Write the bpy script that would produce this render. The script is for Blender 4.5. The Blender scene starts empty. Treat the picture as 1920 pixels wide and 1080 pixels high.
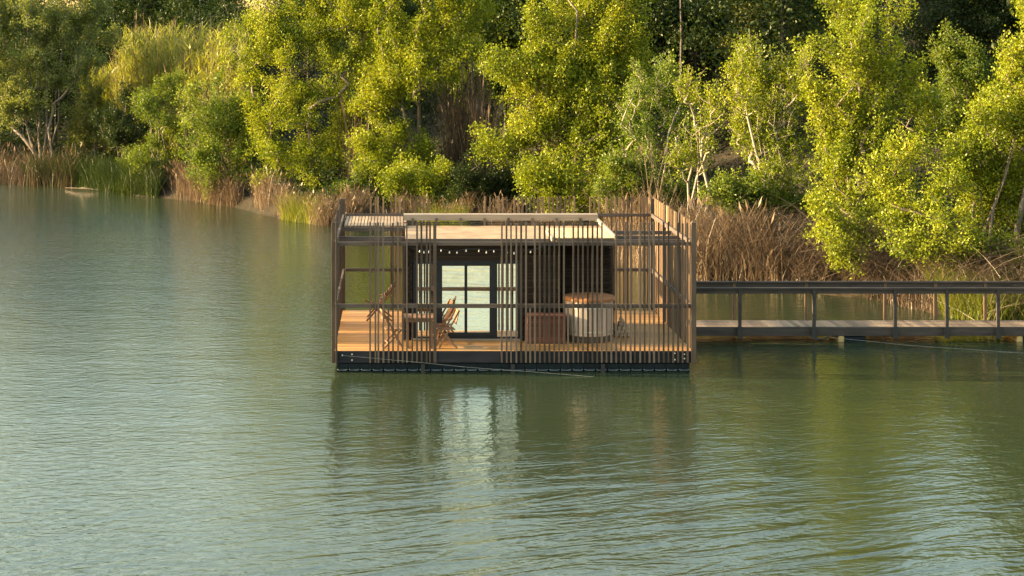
import bpy, math, random
import numpy as np
from mathutils import Vector, Matrix

random.seed(7)
RNG = np.random.default_rng(11)
scene = bpy.context.scene
COL = scene.collection

# ------------------------------------------------------------------ camera
F, CX, HY, CAMZ = 3200.0, 740.0, 90.0, 7.6      # focal length, principal point (1920 px frame), eye height
cam_d = bpy.data.cameras.new('camera')
cam = bpy.data.objects.new('camera', cam_d)
COL.objects.link(cam)
cam.location = (0, 0, CAMZ)
cam.rotation_euler = (math.radians(90), 0, 0)
cam_d.sensor_width = 36.0
cam_d.lens = F / 1920 * 36
cam_d.shift_x = (960 - CX) / 1920
cam_d.shift_y = -(540 - HY) / 1920
cam_d.clip_start = 0.5
cam_d.clip_end = 3000
scene.camera = cam

# ------------------------------------------------------------------ light
SUN_EL, SUN_BACK = math.radians(13), math.radians(4)
S = Vector((-math.cos(SUN_EL) * math.cos(SUN_BACK), math.cos(SUN_EL) * math.sin(SUN_BACK), math.sin(SUN_EL)))
world = bpy.data.worlds.new('World')
scene.world = world
world.use_nodes = True
wn = world.node_tree.nodes
bg = wn['Background']
sky = wn.new('ShaderNodeTexSky')
sky.sky_type = 'NISHITA'
sky.sun_disc = False
sky.sun_elevation = SUN_EL
sky.sun_rotation = math.atan2(S.x, S.y) % (2 * math.pi)
sky.altitude = 100
sky.air_density = 1.6
sky.dust_density = 2.5
sky.ozone_density = 1.0
world.node_tree.links.new(sky.outputs[0], bg.inputs[0])
bg.inputs[1].default_value = 0.15
sun_d = bpy.data.lights.new('sun', 'SUN')
sun = bpy.data.objects.new('sun', sun_d)
COL.objects.link(sun)
sun_d.energy = 5.0
sun_d.color = (1.0, 0.76, 0.45)
sun_d.angle = math.radians(0.6)
sun.rotation_euler = S.to_track_quat('Z', 'Y').to_euler()
sun.location = S * 300
scene.view_settings.view_transform = 'Standard'
scene.view_settings.look = 'None'
scene.view_settings.exposure = 2.5
scene.view_settings.gamma = 1.0
scene.render.engine = 'CYCLES'
scene.cycles.use_denoising = True
scene.cycles.max_bounces = 6
scene.cycles.diffuse_bounces = 2
scene.cycles.transmission_bounces = 3
scene.cycles.transparent_max_bounces = 4

# ------------------------------------------------------------------ helpers
def X_at(px, Y):
    return (px - CX) * Y / F

def Z_at(py, Y):
    return CAMZ - (py - HY) * Y / F

def link(o, parent=None):
    COL.objects.link(o)
    if parent is not None:
        o.parent = parent
        o.matrix_parent_inverse = Matrix.Translation(-Vector(parent_world(parent)))
    return o

def parent_world(p):
    v = Vector(p.location)
    while p.parent is not None:
        p = p.parent
        if p.type == 'EMPTY':
            v = Vector(p.location)
    return v

def tag(o, label=None, cat=None, group=None, kind=None):
    if label: o['label'] = label
    if cat: o['category'] = cat
    if group: o['group'] = group
    if kind: o['kind'] = kind
    return o

def empty(name, loc, label, cat, group=None):
    o = bpy.data.objects.new(name, None)
    o.empty_display_size = 0.3
    COL.objects.link(o)
    o.location = loc
    return tag(o, label, cat, group)

def np_mesh(name, verts, faces, mat, smooth=False):
    """verts (n,3); faces list of (m,k) int arrays"""
    me = bpy.data.meshes.new(name)
    verts = np.asarray(verts, dtype=np.float32)
    me.vertices.add(len(verts))
    me.vertices.foreach_set('co', verts.ravel())
    if not isinstance(faces, (list, tuple)):
        faces = [faces]
    faces = [np.asarray(f, dtype=np.int32) for f in faces if len(f)]
    idx = np.concatenate([f.ravel() for f in faces])
    tot = np.concatenate([np.full(len(f), f.shape[1], dtype=np.int32) for f in faces])
    start = np.concatenate([[0], np.cumsum(tot)[:-1]]).astype(np.int32)
    me.loops.add(len(idx))
    me.loops.foreach_set('vertex_index', idx)
    me.polygons.add(len(tot))
    me.polygons.foreach_set('loop_start', start)
    me.polygons.foreach_set('loop_total', tot)
    me.polygons.foreach_set('use_smooth', np.full(len(tot), bool(smooth)))
    me.update(calc_edges=True)
    me.validate()
    if mat: me.materials.append(mat)
    return me

class MB:
    """collects boxes, bars, tubes and lathes; build() links them as ONE mesh object"""
    def __init__(self):
        self.v = []; self.q = []; self.t = []; self.n = 0
    def _add(self, v, q=None, t=None):
        v = np.asarray(v, float)
        if q is not None and len(q): self.q.append(np.asarray(q) + self.n)
        if t is not None and len(t): self.t.append(np.asarray(t) + self.n)
        self.v.append(v); self.n += len(v)
    BQ = [[0,3,2,1],[4,5,6,7],[0,1,5,4],[1,2,6,5],[2,3,7,6],[3,0,4,7]]
    def box(self, x0, x1, y0, y1, z0, z1):
        self._add([[x0,y0,z0],[x1,y0,z0],[x1,y1,z0],[x0,y1,z0],[x0,y0,z1],[x1,y0,z1],[x1,y1,z1],[x0,y1,z1]], self.BQ)
        return self
    def bar(self, a, b, w, h, up=(0, 0, 1)):
        a = Vector(a); b = Vector(b); d = (b - a).normalized(); up = Vector(up)
        s = d.cross(up)
        if s.length < 1e-4: s = d.cross(Vector((0, 1, 0)))
        s.normalize(); u = s.cross(d).normalized()
        vs = []
        for p in (a, b):
            for i, j in ((-1,-1),(1,-1),(1,1),(-1,1)):
                vs.append(p + s * (i * w / 2) + u * (j * h / 2))
        self._add([list(v) for v in vs], [[0,3,2,1],[4,5,6,7],[0,1,5,4],[1,2,6,5],[2,3,7,6],[3,0,4,7]])
        return self
    def tube(self, pts, rad, n=6, cap=True):
        pts = np.asarray(pts, float)
        rad = np.full(len(pts), rad) if np.isscalar(rad) else np.asarray(rad, float)
        tan = np.gradient(pts, axis=0)
        tan /= np.linalg.norm(tan, axis=1)[:, None] + 1e-9
        ref = np.array([0.31, 0.17, 0.93]) if abs(tan[0, 2]) < 0.8 else np.array([0.9, 0.3, 0.1])
        s = np.cross(tan, ref); s /= np.linalg.norm(s, axis=1)[:, None] + 1e-9
        u = np.cross(s, tan)
        a = np.linspace(0, 2 * np.pi, n, endpoint=False)
        ring = pts[:, None, :] + rad[:, None, None] * (np.cos(a)[None, :, None] * s[:, None, :] + np.sin(a)[None, :, None] * u[:, None, :])
        m = len(pts)
        i = np.arange(m - 1)[:, None] * n; k = np.arange(n)[None, :]; k2 = (k + 1) % n
        q = np.stack([i + k, i + k2, i + n + k2, i + n + k], -1).reshape(-1, 4)
        v = ring.reshape(-1, 3); t = None
        if cap:
            c0, c1 = len(v), len(v) + 1
            v = np.vstack([v, pts[:1], pts[-1:]])
            kk = np.arange(n); kk2 = (kk + 1) % n
            t = np.vstack([np.stack([np.full(n, c0), kk2, kk], -1), np.stack([np.full(n, c1), (m-1)*n + kk, (m-1)*n + kk2], -1)])
        self._add(v, q, t)
        return self
    def lathe(self, prof, cx, cy, n=32, rot=0.0):
        prof = np.asarray(prof, float)
        a = np.linspace(0, 2*np.pi, n, endpoint=False) + rot
        v = np.stack([cx + prof[:, 0:1]*np.cos(a), cy + prof[:, 0:1]*np.sin(a), np.repeat(prof[:, 1:2], n, 1)], -1).reshape(-1, 3)
        i = np.arange(len(prof)-1)[:, None]*n; k = np.arange(n)[None, :]; k2 = (k+1) % n
        q = np.stack([i+k, i+k2, i+n+k2, i+n+k], -1).reshape(-1, 4)
        self._add(v, q)
        return self
    def build(self, name, mat, parent=None, smooth=False, bevel=0.0):
        fs = []
        if self.q: fs.append(np.vstack(self.q))
        if self.t: fs.append(np.vstack(self.t))
        v = np.vstack(self.v)
        o = bpy.data.objects.new(name, None if v is None else np_mesh(name, v - (np.array(parent_world(parent)) if parent is not None else 0), fs, mat, smooth))
        COL.objects.link(o)
        if parent is not None: o.parent = parent
        if bevel:
            b = o.modifiers.new('bevel', 'BEVEL'); b.width = bevel; b.segments = 2; b.limit_method = 'ANGLE'
        return o

# every parent Empty is unrotated at its own location, so child meshes are stored relative to the top Empty
def parent_world(p):
    v = Vector((0, 0, 0))
    while p is not None:
        v += Vector(p.location); p = p.parent
    return v

# ------------------------------------------------------------------ materials
def new_mat(name):
    m = bpy.data.materials.new(name); m.use_nodes = True
    nt = m.node_tree
    for n in list(nt.nodes): nt.nodes.remove(n)
    out = nt.nodes.new('ShaderNodeOutputMaterial')
    return m, nt, out

def N(nt, t, **kw):
    n = nt.nodes.new(t)
    for k, v in kw.items(): setattr(n, k, v)
    return n

def ramp(nt, fac, stops):
    r = N(nt, 'ShaderNodeValToRGB')
    el = r.color_ramp.elements
    while len(el) < len(stops): el.new(0.5)
    for e, (p, c) in zip(el, stops):
        e.position = p; e.color = (*c, 1)
    nt.links.new(fac, r.inputs[0])
    return r.outputs[0]

def wood(name, dark, light, grain=(3, 3, 30), rough=0.75, island=0.5, bump=0.3, spec=0.3):
    """grain runs along the axis with the smallest scale"""
    m, nt, out = new_mat(name)
    p = N(nt, 'ShaderNodeBsdfPrincipled')
    tc = N(nt, 'ShaderNodeTexCoord'); mp = N(nt, 'ShaderNodeMapping')
    mp.inputs['Scale'].default_value = grain
    nt.links.new(tc.outputs['Object'], mp.inputs[0])
    no = N(nt, 'ShaderNodeTexNoise'); no.inputs['Scale'].default_value = 1.0; no.inputs['Detail'].default_value = 5
    nt.links.new(mp.outputs[0], no.inputs['Vector'])
    n2 = N(nt, 'ShaderNodeTexNoise'); n2.inputs['Scale'].default_value = 1.7; n2.inputs['Detail'].default_value = 4
    nt.links.new(tc.outputs['Object'], n2.inputs['Vector'])
    geo = N(nt, 'ShaderNodeNewGeometry')
    a = N(nt, 'ShaderNodeMath', operation='MULTIPLY'); a.inputs[1].default_value = island
    nt.links.new(geo.outputs['Random Per Island'], a.inputs[0])
    b = N(nt, 'ShaderNodeMath', operation='MULTIPLY_ADD'); b.inputs[1].default_value = 0.65 * (1 - island) + 0.25
    nt.links.new(no.outputs[0], b.inputs[0]); nt.links.new(a.outputs[0], b.inputs[2])
    c = N(nt, 'ShaderNodeMath', operation='MULTIPLY_ADD'); c.inputs[1].default_value = 0.45
    nt.links.new(n2.outputs[0], c.inputs[0]); nt.links.new(b.outputs[0], c.inputs[2])
    col = ramp(nt, c.outputs[0], [(0.3, dark), (1.0, light)])
    nt.links.new(col, p.inputs['Base Color'])
    p.inputs['Roughness'].default_value = rough
    p.inputs['Specular IOR Level'].default_value = spec
    if bump:
        bm = N(nt, 'ShaderNodeBump'); bm.inputs['Strength'].default_value = bump; bm.inputs['Distance'].default_value = 0.01
        nt.links.new(no.outputs[0], bm.inputs['Height']); nt.links.new(bm.outputs[0], p.inputs['Normal'])
    nt.links.new(p.outputs[0], out.inputs[0])
    return m

def leaf_mat(name, c1, c2, c3, trans=0.30, tcol=None, gloss=0.014, patch=0.35):
    m, nt, out = new_mat(name)
    geo = N(nt, 'ShaderNodeNewGeometry')
    tc = N(nt, 'ShaderNodeTexCoord')
    no = N(nt, 'ShaderNodeTexNoise'); no.inputs['Scale'].default_value = patch; no.inputs['Detail'].default_value = 3
    nt.links.new(tc.outputs['Object'], no.inputs['Vector'])
    a = N(nt, 'ShaderNodeMath', operation='MULTIPLY'); a.inputs[1].default_value = 0.34
    nt.links.new(geo.outputs['Random Per Island'], a.inputs[0])
    b = N(nt, 'ShaderNodeMath', operation='MULTIPLY_ADD'); b.inputs[1].default_value = 0.95
    nt.links.new(no.outputs[0], b.inputs[0]); nt.links.new(a.outputs[0], b.inputs[2])
    col = ramp(nt, b.outputs[0], [(0.25, c1), (0.6, c2), (0.95, c3)])
    d = N(nt, 'ShaderNodeBsdfDiffuse'); nt.links.new(col, d.inputs[0])
    t = N(nt, 'ShaderNodeBsdfTranslucent')
    mul = N(nt, 'ShaderNodeMixRGB', blend_type='MULTIPLY'); mul.inputs[0].default_value = 1.0
    mul.inputs[2].default_value = (*(tcol or (1.7, 1.6, 0.45)), 1)
    nt.links.new(col, mul.inputs[1]); nt.links.new(mul.outputs[0], t.inputs[0])
    mx = N(nt, 'ShaderNodeMixShader'); mx.inputs[0].default_value = trans
    nt.links.new(d.outputs[0], mx.inputs[1]); nt.links.new(t.outputs[0], mx.inputs[2])
    g = N(nt, 'ShaderNodeBsdfGlossy'); g.inputs['Roughness'].default_value = 0.38; g.inputs[0].default_value = (0.9, 0.9, 0.8, 1)
    m2 = N(nt, 'ShaderNodeMixShader'); m2.inputs[0].default_value = gloss
    nt.links.new(mx.outputs[0], m2.inputs[1]); nt.links.new(g.outputs[0], m2.inputs[2])
    nt.links.new(m2.outputs[0], out.inputs[0])
    return m

def plain(name, col, rough=0.6, metal=0.0, noise=0.25, nscale=6.0, bump=0.0, spec=0.4):
    m, nt, out = new_mat(name)
    p = N(nt, 'ShaderNodeBsdfPrincipled')
    tc = N(nt, 'ShaderNodeTexCoord')
    no = N(nt, 'ShaderNodeTexNoise'); no.inputs['Scale'].default_value = nscale; no.inputs['Detail'].default_value = 5
    nt.links.new(tc.outputs['Object'], no.inputs['Vector'])
    lo = tuple(c * (1 - noise) for c in col); hi = tuple(min(1, c * (1 + noise)) for c in col)
    nt.links.new(ramp(nt, no.outputs[0], [(0.3, lo), (0.7, hi)]), p.inputs['Base Color'])
    p.inputs['Roughness'].default_value = rough; p.inputs['Metallic'].default_value = metal
    p.inputs['Specular IOR Level'].default_value = spec
    if bump:
        bm = N(nt, 'ShaderNodeBump'); bm.inputs['Strength'].default_value = bump; bm.inputs['Distance'].default_value = 0.02
        nt.links.new(no.outputs[0], bm.inputs['Height']); nt.links.new(bm.outputs[0], p.inputs['Normal'])
    nt.links.new(p.outputs[0], out.inputs[0])
    return m

M = {}
M['slat'] = wood('weathered_slat_wood', (0.010, 0.008, 0.007), (0.112, 0.082, 0.060), grain=(25, 25, 1.2), island=0.75, spec=0.15)
M['sunlit_slat'] = wood('sunlit_slat_wood', (0.026, 0.018, 0.012), (0.22, 0.135, 0.075), grain=(25, 25, 1.2), island=0.6, spec=0.15)  # copy of the slat wood with warm sunlight put into its colour
M['bridgewood'] = wood('dark_bridge_timber', (0.010, 0.010, 0.011), (0.075, 0.060, 0.050), grain=(1.2, 12, 12), island=0.3, spec=0.15)
M['rail'] = wood('weathered_rail_wood', (0.028, 0.021, 0.017), (0.115, 0.084, 0.063), grain=(1.2, 25, 25), island=0.3)
M['deck'] = wood('oiled_deck_boards', (0.17, 0.080, 0.020), (0.40, 0.205, 0.060), grain=(1.0, 14, 14), rough=0.55, island=0.45)
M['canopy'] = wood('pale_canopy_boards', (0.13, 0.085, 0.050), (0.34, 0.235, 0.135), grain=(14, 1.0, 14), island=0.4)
M['sunboard'] = wood('sunlit_canopy_boards', (0.30, 0.20, 0.10), (0.58, 0.42, 0.22), grain=(14, 1.0, 14), island=0.4)  # canopy boards made brighter, the sunlight on them is in the colour
M['palebeam'] = wood('pale_weathered_beam', (0.13, 0.098, 0.070), (0.30, 0.232, 0.168), grain=(1.0, 20, 20), island=0.2)
M['fascia'] = wood('dark_painted_beam', (0.007, 0.008, 0.011), (0.032, 0.031, 0.034), grain=(1.0, 12, 12), island=0.2, spec=0.12)
M['float'] = plain('dark_float_plastic', (0.003, 0.007, 0.010), rough=0.5, noise=0.35, spec=0.15)
M['floatrim'] = plain('lit_float_rim', (0.045, 0.062, 0.068), rough=0.5, noise=0.5, nscale=9)  # paler plastic paints in the light that the float flange catches
M['iron'] = plain('black_iron', (0.012, 0.012, 0.013), rough=0.5)
M['steel'] = plain('galvanised_steel', (0.55, 0.56, 0.57), rough=0.35, metal=0.9)
M['roof'] = plain('beige_roof_membrane', (0.25, 0.160, 0.082), rough=0.85, noise=0.3, nscale=2.2)
M['clad'] = wood('charred_cladding', (0.005, 0.004, 0.0035), (0.034, 0.025, 0.019), grain=(1.2, 20, 20), island=0.6, spec=0.1)
M['frame'] = plain('dark_window_frame', (0.012, 0.014, 0.018), rough=0.45, spec=0.25)
M['mirror'] = plain('reflective_glass', (0.86, 0.88, 0.87), rough=0.02, metal=1.0, noise=0.02, nscale=0.8)
M['tub'] = wood('pale_tub_staves', (0.24, 0.175, 0.125), (0.52, 0.42, 0.33), grain=(8, 8, 0.8), island=0.5)
M['lid'] = wood('orange_tub_lid', (0.17, 0.07, 0.025), (0.34, 0.15, 0.055), grain=(1.0, 10, 10), island=0.3)
M['redbox'] = wood('red_brown_slats', (0.06, 0.021, 0.013), (0.16, 0.060, 0.036), grain=(1.0, 16, 16), island=0.4)
M['furn'] = wood('teak_furniture', (0.09, 0.047, 0.024), (0.24, 0.13, 0.066), grain=(12, 12, 12), island=0.4)
M['log'] = wood('split_log', (0.12, 0.08, 0.05), (0.36, 0.26, 0.17), grain=(18, 2, 18), island=0.7)
M['bridgedeck'] = wood('worn_bridge_boards', (0.075, 0.050, 0.033), (0.27, 0.185, 0.115), grain=(14, 1, 14), island=0.55)
M['foam'] = plain('sunlit_foam_float', (0.34, 0.24, 0.10), rough=0.9, noise=0.35, nscale=8)  # yellow paints the sun on the left end of the foam floats
M['rope'] = plain('grey_rope', (0.16, 0.16, 0.14), rough=0.9)
M['bulb'] = plain('white_bulb_glass', (0.6, 0.57, 0.48), rough=0.15, noise=0.03)
M['bark'] = wood('grey_bark', (0.040, 0.031, 0.024), (0.16, 0.125, 0.092), grain=(9, 9, 2.0), island=0.3, bump=0.6)
M['darkbark'] = wood('dark_bark', (0.015, 0.012, 0.010), (0.05, 0.04, 0.03), grain=(9, 9, 2.0), island=0.3, bump=0.6)
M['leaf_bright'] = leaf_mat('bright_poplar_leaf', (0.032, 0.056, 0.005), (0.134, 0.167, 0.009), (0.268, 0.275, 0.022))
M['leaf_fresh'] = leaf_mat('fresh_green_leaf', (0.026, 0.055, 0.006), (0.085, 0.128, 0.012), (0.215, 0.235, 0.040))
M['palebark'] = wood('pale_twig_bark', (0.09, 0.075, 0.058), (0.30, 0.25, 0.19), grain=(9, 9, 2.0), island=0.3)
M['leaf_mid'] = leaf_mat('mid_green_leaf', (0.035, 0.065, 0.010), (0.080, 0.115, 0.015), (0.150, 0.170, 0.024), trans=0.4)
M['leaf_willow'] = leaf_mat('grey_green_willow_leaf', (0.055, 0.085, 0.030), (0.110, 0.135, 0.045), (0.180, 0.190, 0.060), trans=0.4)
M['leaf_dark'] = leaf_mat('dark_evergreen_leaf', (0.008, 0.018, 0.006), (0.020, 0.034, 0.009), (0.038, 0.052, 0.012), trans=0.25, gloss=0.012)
M['leaf_pine'] = leaf_mat('olive_pine_needle', (0.040, 0.055, 0.014), (0.085, 0.095, 0.020), (0.140, 0.140, 0.030), trans=0.25)
M['reed'] = leaf_mat('dry_reed', (0.050, 0.036, 0.024), (0.110, 0.077, 0.048), (0.21, 0.148, 0.093), trans=0.3, tcol=(1.1, 1.0, 0.8), gloss=0.014, patch=0.25)
M['brush'] = leaf_mat('dead_brush', (0.035, 0.024, 0.015), (0.085, 0.058, 0.036), (0.19, 0.13, 0.08), trans=0.2, tcol=(1.1, 1.0, 0.8), gloss=0.02, patch=0.3)
M['scrub'] = leaf_mat('grey_brown_scrub', (0.025, 0.019, 0.013), (0.070, 0.050, 0.034), (0.18, 0.132, 0.092), trans=0.2, tcol=(1.1, 1.0, 0.8), gloss=0.02, patch=0.5)
M['cane'] = leaf_mat('green_cane_leaf', (0.080, 0.100, 0.026), (0.150, 0.165, 0.036), (0.240, 0.225, 0.070), trans=0.4)
M['grass'] = leaf_mat('fresh_bank_grass', (0.050, 0.075, 0.012), (0.10, 0.125, 0.020), (0.19, 0.175, 0.05), trans=0.4)

# ------------------------------------------------------------------ terrain
SH = np.array([(-600, 60), (-250, 112), (-120, 118), (-60, 103), (-40, 98), (-22, 95.4), (-17.5, 93.5), (-13.8, 88.4), (-9.4, 83.9), (-7.5, 81.0), (-5.2, 76), (-2.7, 72.8), (1.5, 71.5), (5.4, 68.5),
               (8.2, 58.5), (9.7, 55.3), (12.7, 53.4), (14.6, 51.2), (15.4, 48.7), (16.3, 47.2), (18.5, 46.7), (22, 46), (28, 42), (45, 30), (70, 5), (110, -50), (600, -200)])
def Yshore(X): return np.interp(X, SH[:, 0], SH[:, 1])
def sstep(t): t = np.clip(t, 0, 1); return t * t * (3 - 2 * t)
def wob(X, Y): return 0.5*np.sin(X*0.71+1.3)*np.cos(Y*0.53) + 0.3*np.sin(X*1.9+Y*1.3) + 0.2*np.cos(X*3.1-Y*2.7)
def ground(X, Y):
    X = np.asarray(X, float); Y = np.asarray(Y, float)
    d = Y - Yshore(X) + 0.35 * wob(X * 1.7, Y * 0.6)
    hill = np.interp(X, [-120, -30, -5, 15, 60, 200], [4.0, 4.5, 6.0, 10, 12, 14])
    z = np.where(d < 0, np.maximum(d * 0.5, -2.5), 0.42 * sstep(d / 1.6) + 0.05 * np.clip(d, 0, 40))
    z = z + np.where(d > 0, hill * sstep((d - 7) / 48.0), 0) + np.where(d > 1, 0.18 * wob(X, Y) * np.clip((d - 1) / 4, 0, 1), 0)
    return z
gx = np.concatenate([np.linspace(-600, -70, 40), np.linspace(-66, 70, 230), np.linspace(75, 600, 40)])
gd = np.concatenate([np.linspace(-6, 12, 50), np.linspace(12.8, 80, 70), np.linspace(86, 700, 30)])
GX, GD = np.meshgrid(gx, gd)
GY = Yshore(GX) + GD
GZ = ground(GX, GY)
nr, nc = GX.shape
i = np.arange(nr - 1)[:, None] * nc; j = np.arange(nc - 1)[None, :]
q = np.stack([i + j, i + j + 1, i + nc + j + 1, i + nc + j], -1).reshape(-1, 4)
m, nt, out = new_mat('bank_earth')
p = N(nt, 'ShaderNodeBsdfPrincipled'); tc = N(nt, 'ShaderNodeTexCoord')
n1 = N(nt, 'ShaderNodeTexNoise'); n1.inputs['Scale'].default_value = 0.5; n1.inputs['Detail'].default_value = 9; n1.inputs['Roughness'].default_value = 0.7
nt.links.new(tc.outputs['Object'], n1.inputs['Vector'])
nt.links.new(ramp(nt, n1.outputs[0], [(0.3, (0.012, 0.012, 0.007)), (0.5, (0.032, 0.026, 0.016)), (0.72, (0.075, 0.056, 0.036))]), p.inputs['Base Color'])
p.inputs['Roughness'].default_value = 0.95; p.inputs['Specular IOR Level'].default_value = 0.1
bm = N(nt, 'ShaderNodeBump'); bm.inputs['Strength'].default_value = 0.8; bm.inputs['Distance'].default_value = 0.3
nt.links.new(n1.outputs[0], bm.inputs['Height']); nt.links.new(bm.outputs[0], p.inputs['Normal'])
nt.links.new(p.outputs[0], out.inputs[0])
M['earth'] = m
o = bpy.data.objects.new('hillside', np_mesh('hillside', np.stack([GX, GY, GZ], -1).reshape(-1, 3), q, M['earth'], True))
COL.objects.link(o); tag(o, kind='structure')

# ------------------------------------------------------------------ lake
m, nt, out = new_mat('green_lake_water')
p = N(nt, 'ShaderNodeBsdfPrincipled'); tc = N(nt, 'ShaderNodeTexCoord')
n0 = N(nt, 'ShaderNodeTexNoise'); n0.inputs['Scale'].default_value = 0.06; n0.inputs['Detail'].default_value = 3
nt.links.new(tc.outputs['Object'], n0.inputs['Vector'])
nt.links.new(ramp(nt, n0.outputs[0], [(0.3, (0.015, 0.027, 0.015)), (0.7, (0.028, 0.033, 0.010))]), p.inputs['Base Color'])
p.inputs['Roughness'].default_value = 0.04
p.inputs['IOR'].default_value = 1.333
def wave(scale, rot, stretch, detail, dist=0.0, rough=0.55):
    """noise whose crests run at angle rot to the X axis, stretch times longer than wide"""
    mp = N(nt, 'ShaderNodeMapping'); mp.vector_type = 'TEXTURE'; mp.inputs['Rotation'].default_value = (0, 0, math.radians(rot))
    mp.inputs['Scale'].default_value = (stretch, 1, 1)
    nt.links.new(tc.outputs['Object'], mp.inputs[0])
    n = N(nt, 'ShaderNodeTexNoise'); n.inputs['Scale'].default_value = scale; n.inputs['Detail'].default_value = detail
    n.inputs['Roughness'].default_value = rough; n.inputs['Distortion'].default_value = dist
    nt.links.new(mp.outputs[0], n.inputs['Vector'])
    return n.outputs[0]
def mad(a, b, c):
    n = N(nt, 'ShaderNodeMath', operation='MULTIPLY_ADD')
    for k_, v_ in enumerate((a, b, c)):
        if isinstance(v_, (int, float)): n.inputs[k_].default_value = v_
        else: nt.links.new(v_, n.inputs[k_])
    return n.outputs[0]
def remap(v, a, b, lo, hi):
    n = N(nt, 'ShaderNodeMapRange'); n.interpolation_type = 'SMOOTHSTEP'
    for nm_, x_ in (('From Min', a), ('From Max', b), ('To Min', lo), ('To Max', hi)): n.inputs[nm_].default_value = x_
    nt.links.new(v, n.inputs['Value']); return n.outputs[0]
sx = N(nt, 'ShaderNodeSeparateXYZ'); nt.links.new(tc.outputs['Object'], sx.inputs[0])
patch = wave(0.12, 15, 2.5, 3)
# breeze: open water on the left is ruffled, the water under the right bank is sheltered
west = mad(patch, 7.0, mad(sx.outputs[1], -0.04, mad(sx.outputs[0], -1.0, 0.0)))
breeze = mad(remap(west, -1.0, 8.5, 0.20, 1.0), remap(sx.outputs[1], 40, 80, 0.9, 3.5), 0.0)
near = mad(remap(mad(patch, 8.0, mad(sx.outputs[1], -1.0, 0.0)), -33, -23, 0.14, 1.0), remap(sx.outputs[0], -4.0, 1.5, 0.35, 1.0), 0.0)
h = mad(mad(wave(5.2, 8, 1.35, 4, 0.6, 0.6), breeze, 0.0), 0.017, 0.0)
h = mad(mad(wave(1.9, 0, 1.6, 3, 0.5), remap(west, 2.0, 10.0, 0.0, 1.0), 0.0), 0.010, h)
h = mad(mad(wave(1.55, 22, 4.0, 3, 0.7), near, 0.0), 0.062, h)
h = mad(wave(2.9, 5, 1.9, 4, 0.5), 0.014, h)
h = mad(wave(8.0, 15, 1.5, 3, 0.3), 0.0085, h)
h = mad(wave(0.45, -12, 2.0, 2), 0.03, h)
bm = N(nt, 'ShaderNodeBump'); bm.inputs['Strength'].default_value = 1.0; bm.inputs['Distance'].default_value = 1.0
nt.links.new(h, bm.inputs['Height']); nt.links.new(bm.outputs[0], p.inputs['Normal'])
nt.links.new(p.outputs[0], out.inputs[0])
M['water'] = m
lake = bpy.data.objects.new('lake', np_mesh('lake', [(-900, -900, 0), (900, -900, 0), (900, 160, 0), (-900, 160, 0)], np.array([[0, 1, 2, 3]]), M['water']))
COL.objects.link(lake); tag(lake, kind='structure')

# ------------------------------------------------------------------ floating cabin
Y0, Y1, XL, XR, DZ = 40.0, 46.2, -1.41, 7.0, 0.5
POST_TOP, RAILZ, TOPZ = 3.52, 1.55, 3.03
cabin = empty('floating_cabin', ((XL+XR)/2, (Y0+Y1)/2, 0),
              'brown slatted wooden cabin with dark-framed glass doors floating on the lake', 'cabin')
# pontoon
mb = MB(); k = 0; x = XL + 0.05
while x < XR - 0.1:
    x2 = min(x + 0.27, XR - 0.03)
    mb.box(x, x2, Y0+0.03, Y0+0.5, 0.085, 0.20); mb.box(x+0.005, x2-0.005, Y0+0.0, Y0+0.5, -0.25, 0.085)
    x += 0.276
lip = MB(); x = XL + 0.05
while x < XR - 0.1:
    x2 = min(x + 0.27, XR - 0.03)
    lip.tube([(x+0.02, Y0-0.012, 0.075), (x+0.05, Y0-0.016, 0.05), (x2-0.05, Y0-0.016, 0.05), (x2-0.02, Y0-0.012, 0.075)], 0.016, 6); x += 0.276
lip.build('float_rim', M['floatrim'], cabin, True)
mb.box(XL+0.06, XR-0.06, Y0+0.52, Y1-0.05, -0.25, 0.2)
mb.build('pontoon', M['float'], cabin)
for px in (793, 961, 1130):
    X = X_at(px, Y0)
    MB().box(X-0.045, X+0.045, Y0-0.06, Y0-0.005, -0.5, 0.20).build('mooring_bracket', M['iron'], cabin)
MB().box(XL, XR, Y0+0.002, Y0+0.06, 0.222, DZ-0.004).build('fascia_beam', M['fascia'], cabin, bevel=0.006)
MB().box(XR-0.06, XR, Y0+0.063, Y1-0.06, 0.222, DZ-0.004).build('fascia_beam', M['fascia'], cabin)
MB().box(XL, XL+0.06, Y0+0.063, Y1-0.06, 0.222, DZ-0.004).build('fascia_beam', M['fascia'], cabin)
MB().box(XL, XR, Y1-0.058, Y1, 0.222, DZ-0.004).build('fascia_beam', M['fascia'], cabin)
mb = MB(); y = Y0 + 0.01
while y < Y1 - 0.05:
    mb.box(XL+0.005, XR-0.005, y, min(y + 0.135, Y1), DZ - 0.03 + 0.03*0, DZ + random.uniform(-0.002, 0.003)); y += 0.141
mb.build('deck', M['deck'], cabin)
# bolts on the fascia
for (px, py) in ((642, 666), (660, 664), (660, 675), (1265, 662), (1283, 664), (1283, 672), (1265, 674)):
    X = X_at(px, Y0); z = Z_at(py, Y0)
    MB().tube([(X, Y0+0.001, z), (X, Y0-0.02, z)], 0.018, 8).build('bolt', M['steel'], cabin)
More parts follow.
